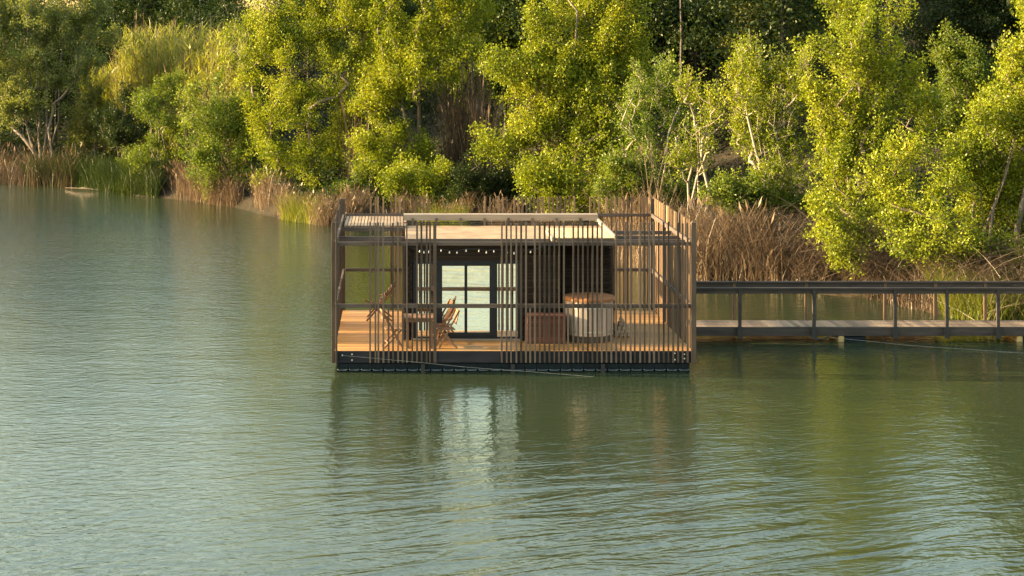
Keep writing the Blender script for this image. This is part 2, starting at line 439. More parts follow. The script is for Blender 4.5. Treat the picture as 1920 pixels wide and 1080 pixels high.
# corner posts
def post(x, y, w=0.09, z0=0.225, z1=POST_TOP, d=None):
    d = d or w
    MB().box(x-w/2, x+w/2, y-d/2, y+d/2, z0, z1).build('post', M['slat'], cabin, bevel=0.005)
post(XL-0.03, Y0-0.02, 0.075); post(XL+0.045, Y0-0.055, 0.05, z0=0.2)
post(XR-0.0, Y0-0.03, 0.11, z0=0.225); post(XL+0.02, Y1+0.03, 0.10); post(XR-0.02, Y1+0.03, 0.09)
post(XL-0.06, Y1-0.15, 0.07)
post(XR+0.03, Y0+2.0, 0.10); post(XR+0.03, Y0+4.2, 0.10)
# rails
def rail(a, b, w=0.045, h=0.085, mat='rail', name='rail'):
    MB().bar(a, b, w, h).build(name, M[mat], cabin, bevel=0.004)
rail((XL, Y0+0.03, RAILZ), (XR-0.06, Y0+0.03, RAILZ), h=0.095, name='handrail')
rail((XL, Y0+0.03, TOPZ-0.02), (XR-0.06, Y0+0.03, TOPZ-0.02), h=0.085)
rail((XL+0.08, Y1-0.03, 1.60), (XR-0.08, Y1-0.03, 1.60), name='handrail')
rail((XL+0.08, Y1-0.03, 3.08), (XR-0.08, Y1-0.03, 3.08))
for z in (RAILZ, TOPZ): 
    rail((XR-0.05, Y0+0.06, z+0.005), (XR-0.05, Y1-0.06, z+0.045), w=0.05, h=0.10, name='handrail' if z < 2 else 'rail')
    rail((XL+0.03, Y0+0.06, z-0.01), (XL+0.03, Y1-0.06, z+0.03), w=0.05, h=0.10, name='handrail' if z < 2 else 'rail')
# slat screens
def screen(name, spec, along='x', depth=0.03, mat='slat'):
    mb = MB()
    for (c, w, z0, z1, off) in spec:
        tilt = random.uniform(-0.006, 0.006); dz = random.uniform(-0.025, 0.012)
        if along == 'x':
            mb.bar((c, off, z0), (c + tilt, off, z1 + dz), w, depth, up=(0, 1, 0))
        else:
            mb.bar((off, c, z0), (off, c + tilt, z1 + dz), depth, w, up=(0, 1, 0))
    return mb.build(name, M[mat], cabin)
fA = [694, 704, 709.5, 719, 737, 746.5, 763, 782, 790.5, 800, 806]
sA = [728.7, 755, 773]
fB = [940.6, 950, 958, 968, 977, 986, 1003, 1012, 1021, 1030, 1039, 1048, 1057, 1075, 1084, 1093, 1102, 1110.5, 1119.5, 1128]
sB = [994, 1065, 1137, 1146]
fC = [1155, 1173, 1182, 1200, 1208.5, 1217.5, 1226, 1235, 1244, 1253, 1271, 1279.5, 1289]
sC = [1164, 1190, 1262]
def fx(lst, z1): return [(X_at(p_, Y0), random.uniform(0.036, 0.046), 0.228, z1, Y0 - 0.018 - random.uniform(0, 0.01)) for p_ in lst]
screen('slat_screen', fx(fA, POST_TOP) + fx(sA, RAILZ-0.03) + [(X_at(815.5, Y0), 0.075, 0.228, POST_TOP, Y0-0.02)])
screen('slat_screen', fx(fB, POST_TOP) + fx(sB, RAILZ-0.03))
screen('slat_screen', fx(fC, POST_TOP) + fx(sC, RAILZ+0.04))
bA = [695, 704, 709, 719, 734, 742, 750, 757, 773, 780, 788, 794, 803]
bB = [910, 919, 935, 943, 950, 965, 972, 980, 987, 994, 1002, 1009, 1018, 1030, 1037, 1045, 1051, 1060, 1068, 1077]
bC = [1107, 1115, 1123, 1138, 1147, 1154, 1162, 1170, 1177, 1184, 1201, 1208, 1214]
def bx(lst): return [(X_at(p_, Y1), random.uniform(0.042, 0.052), 0.3, POST_TOP + 0.06, Y1 + 0.012 + random.uniform(0, 0.01)) for p_ in lst]
for b_ in (bA, bB, bC): screen('slat_screen', bx(b_), mat='sunlit_slat')
spec = []; y = Y0 + 0.16; k = 0
while y < Y1 - 0.1:
    if abs(y - Y0 - 2.0) > 0.1 and abs(y - Y0 - 4.2) > 0.1:
        spec.append((y, random.choice((0.045, 0.05, 0.05, 0.09)), 0.23, POST_TOP + (y-Y0)*0.006, XR + 0.012))
    y += random.choice((0.115, 0.15, 0.15, 0.17, 0.29))
screen('slat_screen', spec, 'y', mat='sunlit_slat')
spec = []
y = Y0 + 1.0
while y < Y1 - 0.1:
    spec.append((y, random.uniform(0.044, 0.052), 0.23, POST_TOP + (y-Y0)*0.006, XL - 0.02))
    y += 0.45 if y > 44.3 or 42.4 < y < 42.5 else random.uniform(0.078, 0.10)
screen('slat_screen', spec, 'y')

# the room
RX0, RXM, RX1, RY, RY2, RYB = 0.285, X_at(1047, 41.8), 5.32, 41.45, 42.25, 44.1
RZ = 2.93
WX0, WX1, WZ0, WZ1 = X_at(775, RY), X_at(976, RY), 0.53, 2.43
mb = MB()
mb.box(RX0, WX0, RY+0.03, RY+0.15, DZ+0.004, RZ); mb.box(WX1, RXM, RY+0.03, RY+0.15, DZ+0.004, RZ)
mb.box(WX0, WX1, RY+0.03, RY+0.15, WZ1, RZ)
mb.box(RXM-0.12, RXM, RY+0.152, RY2, DZ+0.004, RZ); mb.box(RXM+0.003, RX1, RY2, RY2+0.12, DZ+0.004, RZ)
mb.box(RX1-0.12, RX1, RY2+0.122, RYB, DZ+0.004, RZ); mb.box(RX0, RX0+0.12, RY+0.152, RYB, DZ+0.004, RZ)
mb.box(RX0+0.122, RX1-0.122, RYB-0.12, RYB, DZ+0.004, RZ)
mb.build('wall', M['clad'], cabin)
mb = MB(); z = DZ + 0.03
while z < RZ - 0.05:
    h = random.uniform(0.048, 0.058)
    if z > WZ1 + 0.02: mb.box(WX0, WX1, RY+0.002, RY+0.03, z, z+h)
    mb.box(WX1+0.01, RXM-0.002, RY-0.003, RY+0.03, z, z+h)
    mb.box(RXM+0.005, RX1+0.02, RY2-0.03, RY2-0.001, z, z+h)
    mb.box(RX1+0.001, RX1+0.03, RY2, RYB, z, z+h); mb.box(RX0-0.03, RX0-0.001, RY+0.05, RYB, z, z+h)
    z += 0.082
for k in range(5):                                       # upright battens
    X = RXM + 0.12 + k * 0.32
    mb.box(X, X+0.03, RY2-0.045, RY2-0.031, DZ+0.02, RZ-0.02)
mb.build('cladding', M['clad'], cabin)
mb = MB(); z = DZ + 0.02                                  # stacked blocks left of the window
while z < RZ - 0.06:
    for X in np.arange(RX0 - 0.02, WX0 - 0.03, 0.058):
        mb.box(X, X + 0.046, RY - random.uniform(0.0, 0.03), RY+0.028, z, z + 0.05)
    z += 0.066
mb.build('block_column', M['clad'], cabin)
# windows and doors
WF = RY - 0.03
win = MB()
for a, b in ((775, 780), (971, 976)):
    win.box(X_at(a, RY), X_at(b, RY), WF, RY+0.028, WZ0+0.06, WZ1-0.07)
win.box(WX0, WX1, WF-0.004, RY+0.028, WZ1-0.07, WZ1); win.box(WX0, WX1, WF-0.01, RY+0.028, WZ0-0.02, WZ0+0.06)
win = win.build('window', M['frame'], cabin)
for a, b in ((780.3, 814.7), (932.3, 970.7)):
    MB().box(X_at(a, RY), X_at(b, RY), RY-0.004, RY+0.010, WZ0+0.063, WZ1-0.073).build('pane', M['mirror'], win)
MB().box(WX0-0.05, WX1+0.03, RY-0.12, WF-0.012, DZ+0.006, DZ+0.05).build('door_sill', M['palebeam'], cabin)
for a, b, l, r in ((815, 873.3, 14, 2.4), (873.7, 932, 2.4, 14)):
    x0, x1 = X_at(a, RY), X_at(b, RY); d_ = MB(); wl, wr = l*RY/F, r*RY/F
    d_.box(x0, x0+wl, WF+0.004, RY+0.02, WZ0+0.063, WZ1-0.073); d_.box(x1-wr, x1, WF+0.004, RY+0.02, WZ0+0.063, WZ1-0.073)
    d_.box(x0+wl, x1-wr, WF+0.006, RY+0.02, WZ0+0.063, WZ0+0.16); d_.box(x0+wl, x1-wr, WF+0.006, RY+0.02, WZ1-0.12, WZ1-0.073)
    d_ = d_.build('glass_door', M['frame'], cabin)
    MB().box(x0+wl+0.002, x1-wr-0.002, RY-0.006, RY+0.008, WZ0+0.163, WZ1-0.123).build('pane', M['mirror'], d_)
# roof and canopies
roof = MB().box(RX0-0.02, RX1+0.05, 41.1, 44.1, RZ+0.003, RZ+0.075).build('roof', M['roof'], cabin)
MB().box(RX0-0.03, RX1+0.06, 41.05, 41.097, RZ-0.0, RZ+0.078).build('roof_edge', M['rail'], roof)
PX0, PX1 = X_at(757, 44.2), X_at(1121, 44.2)
mb = MB().box(PX0, PX1, 44.16, 44.22, 3.135, 3.285); mb.box(PX0, PX1, 44.222, 44.5, 3.25, 3.29)
mb.build('parapet_beam', M['palebeam'], roof)
mb = MB()
for X in np.arange(PX0 + 0.2, PX1, 0.62): mb.box(X, X+0.06, 44.12, 44.158, RZ+0.078, 3.2)
for z in (3.03, 3.075): mb.box(PX0, PX1, 44.165, 44.2, z, z+0.02)
mb.build('parapet_slats', M['slat'], roof)
mb = MB()
for k, X in enumerate(np.arange(XL+0.12, RX0+0.02, 0.085)): mb.box(X, X+0.066, 43.65, 46.1, 3.035, 3.06)
mb.build('slatted_canopy', M['canopy'], cabin)
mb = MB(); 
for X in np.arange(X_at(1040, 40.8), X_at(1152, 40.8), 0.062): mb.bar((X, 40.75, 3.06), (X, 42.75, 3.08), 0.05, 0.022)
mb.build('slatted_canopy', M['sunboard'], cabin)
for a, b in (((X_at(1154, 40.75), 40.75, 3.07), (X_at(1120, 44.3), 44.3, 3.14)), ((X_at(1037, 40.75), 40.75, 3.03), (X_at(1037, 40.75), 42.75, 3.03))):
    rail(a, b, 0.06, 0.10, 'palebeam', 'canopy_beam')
for (xa, xb, y, z, h) in ((XL+0.06, RX0-0.03, 43.6, 2.97, 0.10), (XL+0.06, RX0-0.03, 41.5, 2.95, 0.13), (XL+0.06, RX0-0.03, 46.0, 2.97, 0.09),
                          (X_at(1150, 42.6), XR-0.08, 42.7, 2.98, 0.09), (X_at(1150, 41.4), XR-0.08, 41.55, 2.97, 0.12), (X_at(1042, 40.8), XR-0.08, 40.72, 2.965, 0.12)):
    rail((xa, y, z), (xb, y, z), 0.06, h, 'rail', 'cross_beam')
post(X_at(757, 41.5), 41.5, 0.08, DZ+0.003, 2.98); post(X_at(757, 43.6), 43.6, 0.08, DZ+0.003, 2.98); post(X_at(757, 46.0), 46.02, 0.08, DZ+0.003, 2.98)
post(X_at(1147, 42.7), 42.72, 0.07, DZ+0.003, 3.0)

# string of bulbs hung under the roof
sl = empty('string_lights', (X_at(890, 40.9), 40.9, 2.6), 'string of small white bulbs hanging under the cabin roof above the glass doors', 'string lights')
pts = [(787, 472), (795, 474), (804, 473), (827, 470.5), (843, 474), (857, 474.5), (874, 471), (898, 471), (912, 474), (926, 472), (951, 474), (964, 476), (978, 474), (995, 473)]
cp = [(X_at(768, 40.9), 40.9, Z_at(464, 40.9))]
for (a, b) in pts: cp.append((X_at(a, 40.9), 40.9, Z_at(b, 40.9) + 0.05))
cp.append((X_at(1020, 40.9), 40.9, Z_at(462, 40.9)))
MB().tube(cp, 0.006, 5).build('cable', M['iron'], sl)
for (a, b) in pts:
    X, z = X_at(a, 40.9), Z_at(b, 40.9)
    MB().lathe([(0.001, z-0.022), (0.015, z-0.012), (0.019, z+0.005), (0.009, z+0.03), (0.001, z+0.045)], X, 40.9, 10).build('bulb', M['bulb'], sl, True)

# mooring rope along the front
rp = MB().tube([(X_at(642, Y0), Y0-0.03, Z_at(666, Y0)), (0.3, 39.9, 0.275), (1.8, 39.75, 0.155), (3.4, 39.6, 0.07), (4.7, 39.45, -0.01)], 0.0045, 6).build('mooring_rope', M['rope'])
tag(rp, 'thin grey mooring rope slanting down the cabin front into the water', 'rope')

# ------------------------------------------------------------------ furniture on the deck
def chair_parts(t, rz):
    """folding slatted chair facing local +x"""
    c, s = math.cos(rz), math.sin(rz)
    b = Vector(t.location)
    def L(x, y, z): return (b.x + c*x - s*y, b.y + s*x + c*y, b.z + z)
    mb = MB()
    for k in range(6): mb.bar(L(-0.17 + k*0.07, -0.2, 0.44), L(-0.17 + k*0.07, 0.2, 0.44), 0.055, 0.018)
    mb.build('seat', M['furn'], t)
    mb = MB()
    for k, (xx, z) in enumerate(((-0.225, 0.60), (-0.245, 0.69), (-0.265, 0.78), (-0.28, 0.85))): mb.bar(L(xx, -0.2, z), L(xx, 0.2, z), 0.02, 0.075)
    mb.build('backrest', M['furn'], t)
    for sy in (-0.215, 0.215):
        MB().bar(L(0.2, sy, 0), L(-0.29, sy, 0.9), 0.03, 0.04).build('leg', M['furn'], t)
        MB().bar(L(-0.24, sy*0.88, 0), L(0.2, sy*0.88, 0.45), 0.03, 0.04).build('leg', M['furn'], t)
    MB().bar(L(-0.15, -0.19, 0.12), L(-0.15, 0.19, 0.12), 0.025, 0.025).build('stretcher', M['furn'], t)
G = 'folding chairs round the deck table'
t = empty('folding_chair', (X_at(737, 40.55), 40.55, DZ+0.004), 'folding wooden chair left of the table, its back towards the open deck corner', 'chair', G); chair_parts(t, 0.15)
t = empty('folding_chair', (X_at(836, 40.5), 40.5, DZ+0.004), 'front folding wooden chair right of the table, before the left glass door', 'chair', G); chair_parts(t, math.pi + 0.12)
t = empty('folding_chair', (X_at(828, 41.0), 41.02, DZ+0.004), 'folding wooden chair tucked behind the nearer one right of the table', 'chair', G); chair_parts(t, math.pi - 0.2)
t = empty('dining_table', (X_at(786, 40.65), 40.65, DZ+0.004), 'small wooden slatted table on the deck between folding chairs', 'table')
x0, x1, y0, y1 = X_at(757, 40.35), X_at(815, 40.35), 40.3, 41.0
mb = MB()
for k in range(7): mb.box(x0, x1, y0 + k*0.1, y0 + k*0.1 + 0.085, 1.20, 1.225)
mb.build('tabletop', M['furn'], t)
MB().box(x0+0.04, x1-0.04, y0+0.03, y1-0.06, 1.12, 1.197).build('apron', M['furn'], t)
for xx in (x0+0.06, x1-0.1):
    for yy in (y0+0.04, y1-0.12): MB().box(xx, xx+0.06, yy, yy+0.06, DZ+0.004, 1.118).build('leg', M['furn'], t)
# reclining deck chair at the back left: seat slopes, tall reclined back with an arm and a raised leg rest
Yd = 44.2
t = empty('deck_chair', (X_at(712, Yd), Yd, DZ+0.004), 'wooden reclining deck chair at the sunny back left of the deck', 'chair')
def D(px, py, y): return (X_at(px, Yd), y, Z_at(py, Yd))
mb = MB()
for k in range(9):
    f = k / 8; mb.bar(D(706 + 33*f, 574 - 40*f, Yd-0.27), D(706 + 33*f, 574 - 40*f, Yd+0.27), 0.012, 0.075, up=(-0.6, 0, 0.8))
for sy in (-0.29, 0.29): mb.bar(D(703, 578, Yd+sy), D(742, 531, Yd+sy), 0.03, 0.05)
mb.build('backrest', M['furn'], t)
mb = MB()
for k in range(6):
    f = k / 5; mb.bar(D(694 + 14*f, 570 + 7*f, Yd-0.27), D(694 + 14*f, 570 + 7*f, Yd+0.27), 0.05, 0.015)
for sy in (-0.29, 0.29): mb.bar(D(684, 566, Yd+sy), D(712, 579, Yd+sy), 0.03, 0.045)
mb.build('seat', M['furn'], t)
for sy in (-0.32, 0.32):
    MB().bar(D(688, 598, Yd+sy), D(725, 556, Yd+sy), 0.03, 0.045).build('leg', M['furn'], t)
    MB().bar(D(735, 598, Yd+sy), D(697, 570, Yd+sy), 0.03, 0.045).build('leg', M['furn'], t)
    MB().bar(D(712, 557, Yd+sy*1.08), D(742, 549, Yd+sy*1.08), 0.05, 0.022).build('armrest', M['furn'], t)

# hot tub
tx, ty, tr = X_at(1104, 41.58), 41.58, 0.585
t = empty('hot_tub', (tx, ty, DZ), 'round hot tub of pale staves with an orange wooden lid on the deck', 'hot tub')
mb = MB()
for k in range(30):
    a0 = 2*math.pi*k/30; a1 = 2*math.pi*(k+0.93)/30; vs = []
    for z in (DZ+0.16, DZ+0.98):
        for r in (tr, tr-0.05):
            for a in (a0, a1): vs.append((tx + r*math.cos(a), ty + r*math.sin(a), z))
    mb._add(vs, [[0,1,5,4],[3,2,6,7],[4,5,7,6],[1,0,2,3],[1,3,7,5],[2,0,4,6]])
mb.build('staves', M['tub'], t)
MB().lathe([(0.0, DZ+0.008), (tr-0.04, DZ+0.008), (tr-0.04, DZ+0.155), (0.0, DZ+0.155)], tx, ty, 32).build('base', M['rail'], t)
for z in (DZ+0.25, DZ+0.82): MB().lathe([(tr-0.004, z), (tr+0.008, z), (tr+0.008, z+0.03), (tr-0.004, z+0.03)], tx, ty, 40).build('hoop', M['steel'], t)
MB().lathe([(0.0, DZ+1.0), (tr+0.07, DZ+0.985), (tr+0.075, DZ+1.04), (tr+0.02, DZ+1.075), (0.0, DZ+1.10)], tx, ty, 10, 0.2).build('lid', M['lid'], t)
# red-brown slatted cabinet
x0, x1, y0, y1 = X_at(989, 41.0), X_at(1060, 41.0), 40.95, 41.40
t = empty('slatted_cabinet', ((x0+x1)/2, (y0+y1)/2, DZ), 'low red-brown slatted cabinet against the cabin wall beside the hot tub', 'cabinet')
MB().box(x0+0.03, x1-0.03, y0+0.03, y1, DZ+0.008, DZ+0.64).build('body', M['iron'], t)
mb = MB()
for k in range(13):
    z = DZ + 0.03 + k*0.048
    mb.box(x0, x1, y0, y0+0.025, z, z+0.034); mb.box(x0, x0+0.025, y0+0.027, y1, z, z+0.034); mb.box(x1-0.025, x1, y0+0.027, y1, z, z+0.034)
mb.build('louvre_slats', M['redbox'], t)
for X in (x0, x1-0.05, (x0+x1)/2-0.02): MB().box(X, X+0.05, y0-0.012, y0-0.002, DZ+0.006, DZ+0.65).build('stile', M['redbox'], t)
MB().box(x0-0.02, x1+0.02, y0-0.02, y1, DZ+0.655, DZ+0.685).build('top', M['redbox'], t)
# firewood
k = 0
for row, n_ in enumerate((4, 3, 3, 2, 1)):
    for c_ in range(n_):
        r = random.uniform(0.045, 0.055)
        X = X_at(1153, 42.0) + 0.04 + c_*0.1 + row*0.03; z = DZ + 0.06 + row*0.088
        lg = empty('firewood_log', (X, 42.0, z), 'short split firewood log in the small pile beside the hot tub', 'log', 'firewood pile beside the hot tub')
        MB().tube([(X, 41.85+random.uniform(-.02,.02), z), (X, 42.15, z)], r, 7).build('billet', M['log'], lg)
        k += 1

# ------------------------------------------------------------------ bridge
YN, YF, BZ = 44.2, 45.2, 0.38
bridge = empty('footbridge', (X_at(1600, 44.7), 44.7, 0), 'low wooden footbridge with dark railings running from the cabin to the right bank', 'bridge')
BX0, BX1 = XR + 0.15, 24.0
mb = MB(); x = BX0
while x < BX1:
    mb.bar((x+0.06, YN+0.01, BZ - 0.012), (x+0.06, YF-0.01, BZ - 0.012 + random.uniform(0, 0.006)), 0.125, 0.03); x += 0.135
mb.build('deck', M['bridgedeck'], bridge)
for y in (YN-0.035, YF+0.035): MB().box(BX0, BX1, y-0.035, y+0.035, 0.155, BZ+0.0).build('beam', M['bridgewood'], bridge, bevel=0.005)
for x in np.arange(BX0+0.4, BX1, 1.8): MB().box(x, x+0.06, YN+0.005, YF-0.005, 0.19, 0.34).build('joist', M['bridgewood'], bridge)
npx = [1387, 1526, 1678, 1775, 1871, 2010, 2150]
for px in npx:
    X = X_at(px, YN-0.1)
    MB().box(X-0.042, X+0.042, YN-0.15, YN-0.073, 0.12, 1.36).build('post', M['bridgewood'], bridge, bevel=0.005)
    pl = MB().box(X-0.07, X+0.07, YN-0.158, YN-0.152, 0.10, 0.40)
    pl.build('bracket', M['iron'], bridge)
    X2 = X + 0.09
    MB().box(X2-0.04, X2+0.04, YF+0.073, YF+0.15, 0.12, 1.36).build('post', M['sunlit_slat'], bridge, bevel=0.005)
for y in (YN-0.1, YF+0.1):
    MB().box(BX0-0.05, BX1, y-0.06, y+0.06, 1.362, 1.41).build('handrail', M['bridgewood'], bridge, bevel=0.006)
    MB().box(BX0-0.05, BX1, y-0.0, y+0.035, 1.25, 1.358).build('rail', M['bridgewood'], bridge)
for px, ln in ((1572, 0.72), (1907, 1.2), (1385, 0.5), (2120, 1.2)):
    X = X_at(px, YN-0.05)
    if px == 1385: continue
    MB().box(X, X+0.16, YN-0.04, YF+0.04, -0.15, 0.152).build('float', M['foam'], bridge, bevel=0.03)  # sunlit left end of the float, painted as its own yellow block
    MB().box(X+0.163, X+ln, YN-0.03, YF+0.03, -0.15, 0.13).build('float', M['float'], bridge, bevel=0.02)  # rest of the same float, its shaded front put into the dark colour
MB().tube([(X_at(1518, 44), 44.05, 0.16), (X_at(1530, 44), 44.02, 0.09), (X_at(1545, 44), 44.0, 0.10), (X_at(1556, 44), 44.05, 0.16)], 0.02, 6).build('hose', M['iron'], bridge)
rp = MB().tube([(X_at(1560, 43.9), 44.0, 0.14), (X_at(1700, 43.3), 43.3, 0.06), (X_at(1830, 42.9), 42.85, 0.02), (X_at(1990, 42.2), 42.3, -0.02)], 0.0045, 6).build('mooring_rope', M['rope'])
tag(rp, 'pale rope trailing over the water in front of the footbridge', 'rope')

# ------------------------------------------------------------------ foliage builders
def leaf_arrays(pos, size, up=0.35, aspect=0.62, rng=RNG, droop=None):
    n = len(pos)
    nrm = rng.normal(size=(n, 3)); nrm[:, 2] += up * 2
    nrm /= np.linalg.norm(nrm, axis=1)[:, None]
    r = rng.normal(size=(n, 3))
    if droop is not None: r = r * 0.5 + np.array(droop)
    a = np.cross(nrm, r); a /= np.linalg.norm(a, axis=1)[:, None] + 1e-9
    b = np.cross(nrm, a)
    if droop is not None: a, b = b, a
    s = (size * rng.uniform(0.6, 1.25, n))[:, None]
    L = b if droop is None else a
    W = a if droop is None else b
    v = np.stack([pos - L*s*0.5, pos + W*s*aspect*0.5 - L*s*0.05 + nrm*s*0.06, pos + L*s*0.5, pos - W*s*aspect*0.5 - L*s*0.05 + nrm*s*0.06], 1)
    return v.reshape(-1, 3)

def leaf_object(name, pos, size, mat, parent=None, **kw):
    v = leaf_arrays(pos, size, **kw)
    if parent is not None: v = v - np.array(parent_world(parent))
    f = np.arange(len(v)).reshape(-1, 4)
    o = bpy.data.objects.new(name, np_mesh(name, v, f, mat))
    COL.objects.link(o)
    if parent is not None: o.parent = parent
    return o

def sample_blobs(blobs, n, rng=RNG, shell=0.5):
    """blobs: rows cx,cy,cz,rx,ry,rz"""
    b = np.asarray(blobs, float)
    w = b[:, 3]*b[:, 4]*b[:, 5]; w = w**0.75; w /= w.sum()
    k = rng.choice(len(b), n, p=w)
    d = rng.normal(size=(n, 3)); d /= np.linalg.norm(d, axis=1)[:, None]
    r = rng.uniform(0, 1, n)**(shell)
    return b[k, :3] + d * r[:, None] * b[k, 3:]

def skeleton(base, nodes, stems, upright, rng=RNG):
    """grow branches from stems to every cluster node; returns points and parents"""
    pts = [np.array(base)]; par = [-1]
    for st in stems:
        last = 0
        for p_ in st: pts.append(np.array(p_)); par.append(last); last = len(pts) - 1
    order = np.argsort(np.linalg.norm(nodes - np.array(base), axis=1))
    P = [np.array(q_) for q_ in pts]
    for k in order:
        c = nodes[k]; A = np.array(P)
        d = c - A
        dist = np.linalg.norm(d, axis=1)
        cost = dist + upright * np.maximum(0, np.hypot(d[:, 0], d[:, 1]) * 0.6 - d[:, 2])
        cost[0] += 2.0
        j = int(np.argmin(cost))
        mid = (A[j] + c) / 2 + rng.normal(size=3) * 0.06 * dist[j] + np.array([0, 0, -0.04 * dist[j]])
        P.append(mid); par.append(j); P.append(c.copy()); par.append(len(P) - 2)
    return np.array(P), np.array(par)

def limb_mesh(P, par, r_tip, mb, sides=5, power=0.42):
    n = len(P); cnt = np.ones(n)
    for k in range(n - 1, 0, -1): cnt[par[k]] += cnt[k]
    rad = 0.7 * r_tip * cnt**power
    kids = [[] for _ in range(n)]
    for k in range(1, n): kids[par[k]].append(k)
    stack = [(0, c) for c in kids[0]]
    while stack:
        a, k = stack.pop()
        chain = [a, k]
        while kids[k]:
            m_ = max(kids[k], key=lambda c: cnt[c])
            for c in kids[k]:
                if c != m_: stack.append((k, c))
            chain.append(m_); k = m_
        pp = P[chain]; rr = rad[chain].copy(); rr[0] = min(rr[0], rr[1]*1.25)
        mb.tube(pp, rr, sides, cap=False)

def tree(name, label, Y, basepx, blobs, cat='tree', leaf='leaf_bright', bark='bark', size=0.15, clusters=170, per=110, sigma=0.33, stems=1, upright=0.8,
         group=None, depth=0.9, shell=0.55, tip=0.011, up=0.35, world_blobs=None, base=None, droop=None, inner=0.0):
    if base is None:
        bxw = X_at(basepx, Y); base = (bxw, Y, float(ground(bxw, Y)) - 0.05)
    if world_blobs is None:
        wb = []
        for bl in blobs:
            px, py, rx, rz = bl[:4]; dy = bl[4] if len(bl) > 4 else RNG.uniform(-0.8, 0.8)
            yy = Y + dy; s = yy / F
            wb.append((X_at(px, yy), yy, Z_at(py, yy), rx*s, (rx+rz)/2*s*depth, rz*s))
    else: wb = world_blobs
    wb = np.array(wb)
    sat = []
    for bl in wb:                       # small outlying sprays break the outline of every mass
        for q_ in range(4):
            a_ = RNG.uniform(-0.5, math.pi + 0.5); k_ = RNG.uniform(0.28, 0.48)
            sat.append((bl[0] + math.cos(a_)*bl[3]*1.05, bl[1] + RNG.uniform(-0.6, 0.6)*bl[4], bl[2] + math.sin(a_)*bl[5]*1.1, bl[3]*k_, bl[4]*k_, bl[5]*k_*1.3))
    wb = np.vstack([wb * np.array([1, 1, 1, 0.94, 0.94, 0.94]), np.array(sat)])
    root = empty(name, base, label, cat, group)
    nodes = sample_blobs(wb, int(clusters*1.3), shell=shell)
    nodes = nodes[nodes[:, 2] > ground(nodes[:, 0], nodes[:, 1]) + 0.25]
    top = wb[np.argmax(wb[:len(wb)//5, 2])]; cen = wb[:, :3].mean(0)
    st = []
    for k in range(stems):
        tgt = top[:3] if stems == 1 else wb[(k * 7) % len(wb), :3]*0.6 + top[:3]*0.4
        o_ = RNG.normal(size=3) * (0.0 if stems == 1 else 0.25); o_[2] = 0
        b0 = np.array(base) + o_; line = []
        for f in (0.12, 0.28, 0.46, 0.64, 0.80):
            pnt = b0 * (1 - f) + np.array(tgt) * f + RNG.normal(size=3) * 0.12
            c_ = cen; pnt[:2] = pnt[:2]*0.8 + (b0[:2]*(1-f) + c_[:2]*f)*0.2
            line.append(pnt)
        st.append(line)
    P, par = skeleton(base, nodes, st, upright)
    mb = MB(); limb_mesh(P, par, tip, mb)
    # each cluster is a spray of leaves along an outward, upward twig
    per = int(per * 1.9); n = len(nodes) * per
    wts = np.repeat(np.arange(len(nodes)), per)
    dr = (nodes - np.array([cen[0], cen[1], cen[2] - 1.5])); dr /= np.linalg.norm(dr, axis=1)[:, None] + 1e-6
    dr = dr * 0.8 + RNG.normal(size=dr.shape) * 0.55 + np.array([0, 0, 0.25 + 0.3*upright*(stems > 1)]); dr /= np.linalg.norm(dr, axis=1)[:, None]
    ln = RNG.uniform(0.5, 1.5, len(nodes)) * sigma * 2.4
    u = RNG.beta(1.6, 1.8, n) * 1.3 - 0.45
    rad = sigma * 0.62 * (1.05 - 0.75 * np.abs(u - 0.1))
    pos = nodes[wts] + dr[wts] * (u * ln[wts])[:, None] + RNG.normal(size=(n, 3)) * rad[:, None]
    pos[:, 2] -= 0.10 * np.maximum(u, 0)**2 * ln[wts]
    for k_ in range(len(nodes)): mb.tube([nodes[k_], nodes[k_] + dr[k_]*ln[k_]*0.45, nodes[k_] + dr[k_]*ln[k_]*0.9 - np.array([0, 0, 0.06])], [tip, tip*0.7, tip*0.3], 4, False)
    mb.build('trunk', M[bark], root, True)
    g = ground(pos[:, 0], pos[:, 1]); pos = pos[pos[:, 2] > np.maximum(g, 0) + 0.05]
    leaf_object('crown', pos, size*0.72, M[leaf], root, up=up, droop=droop)
    return root

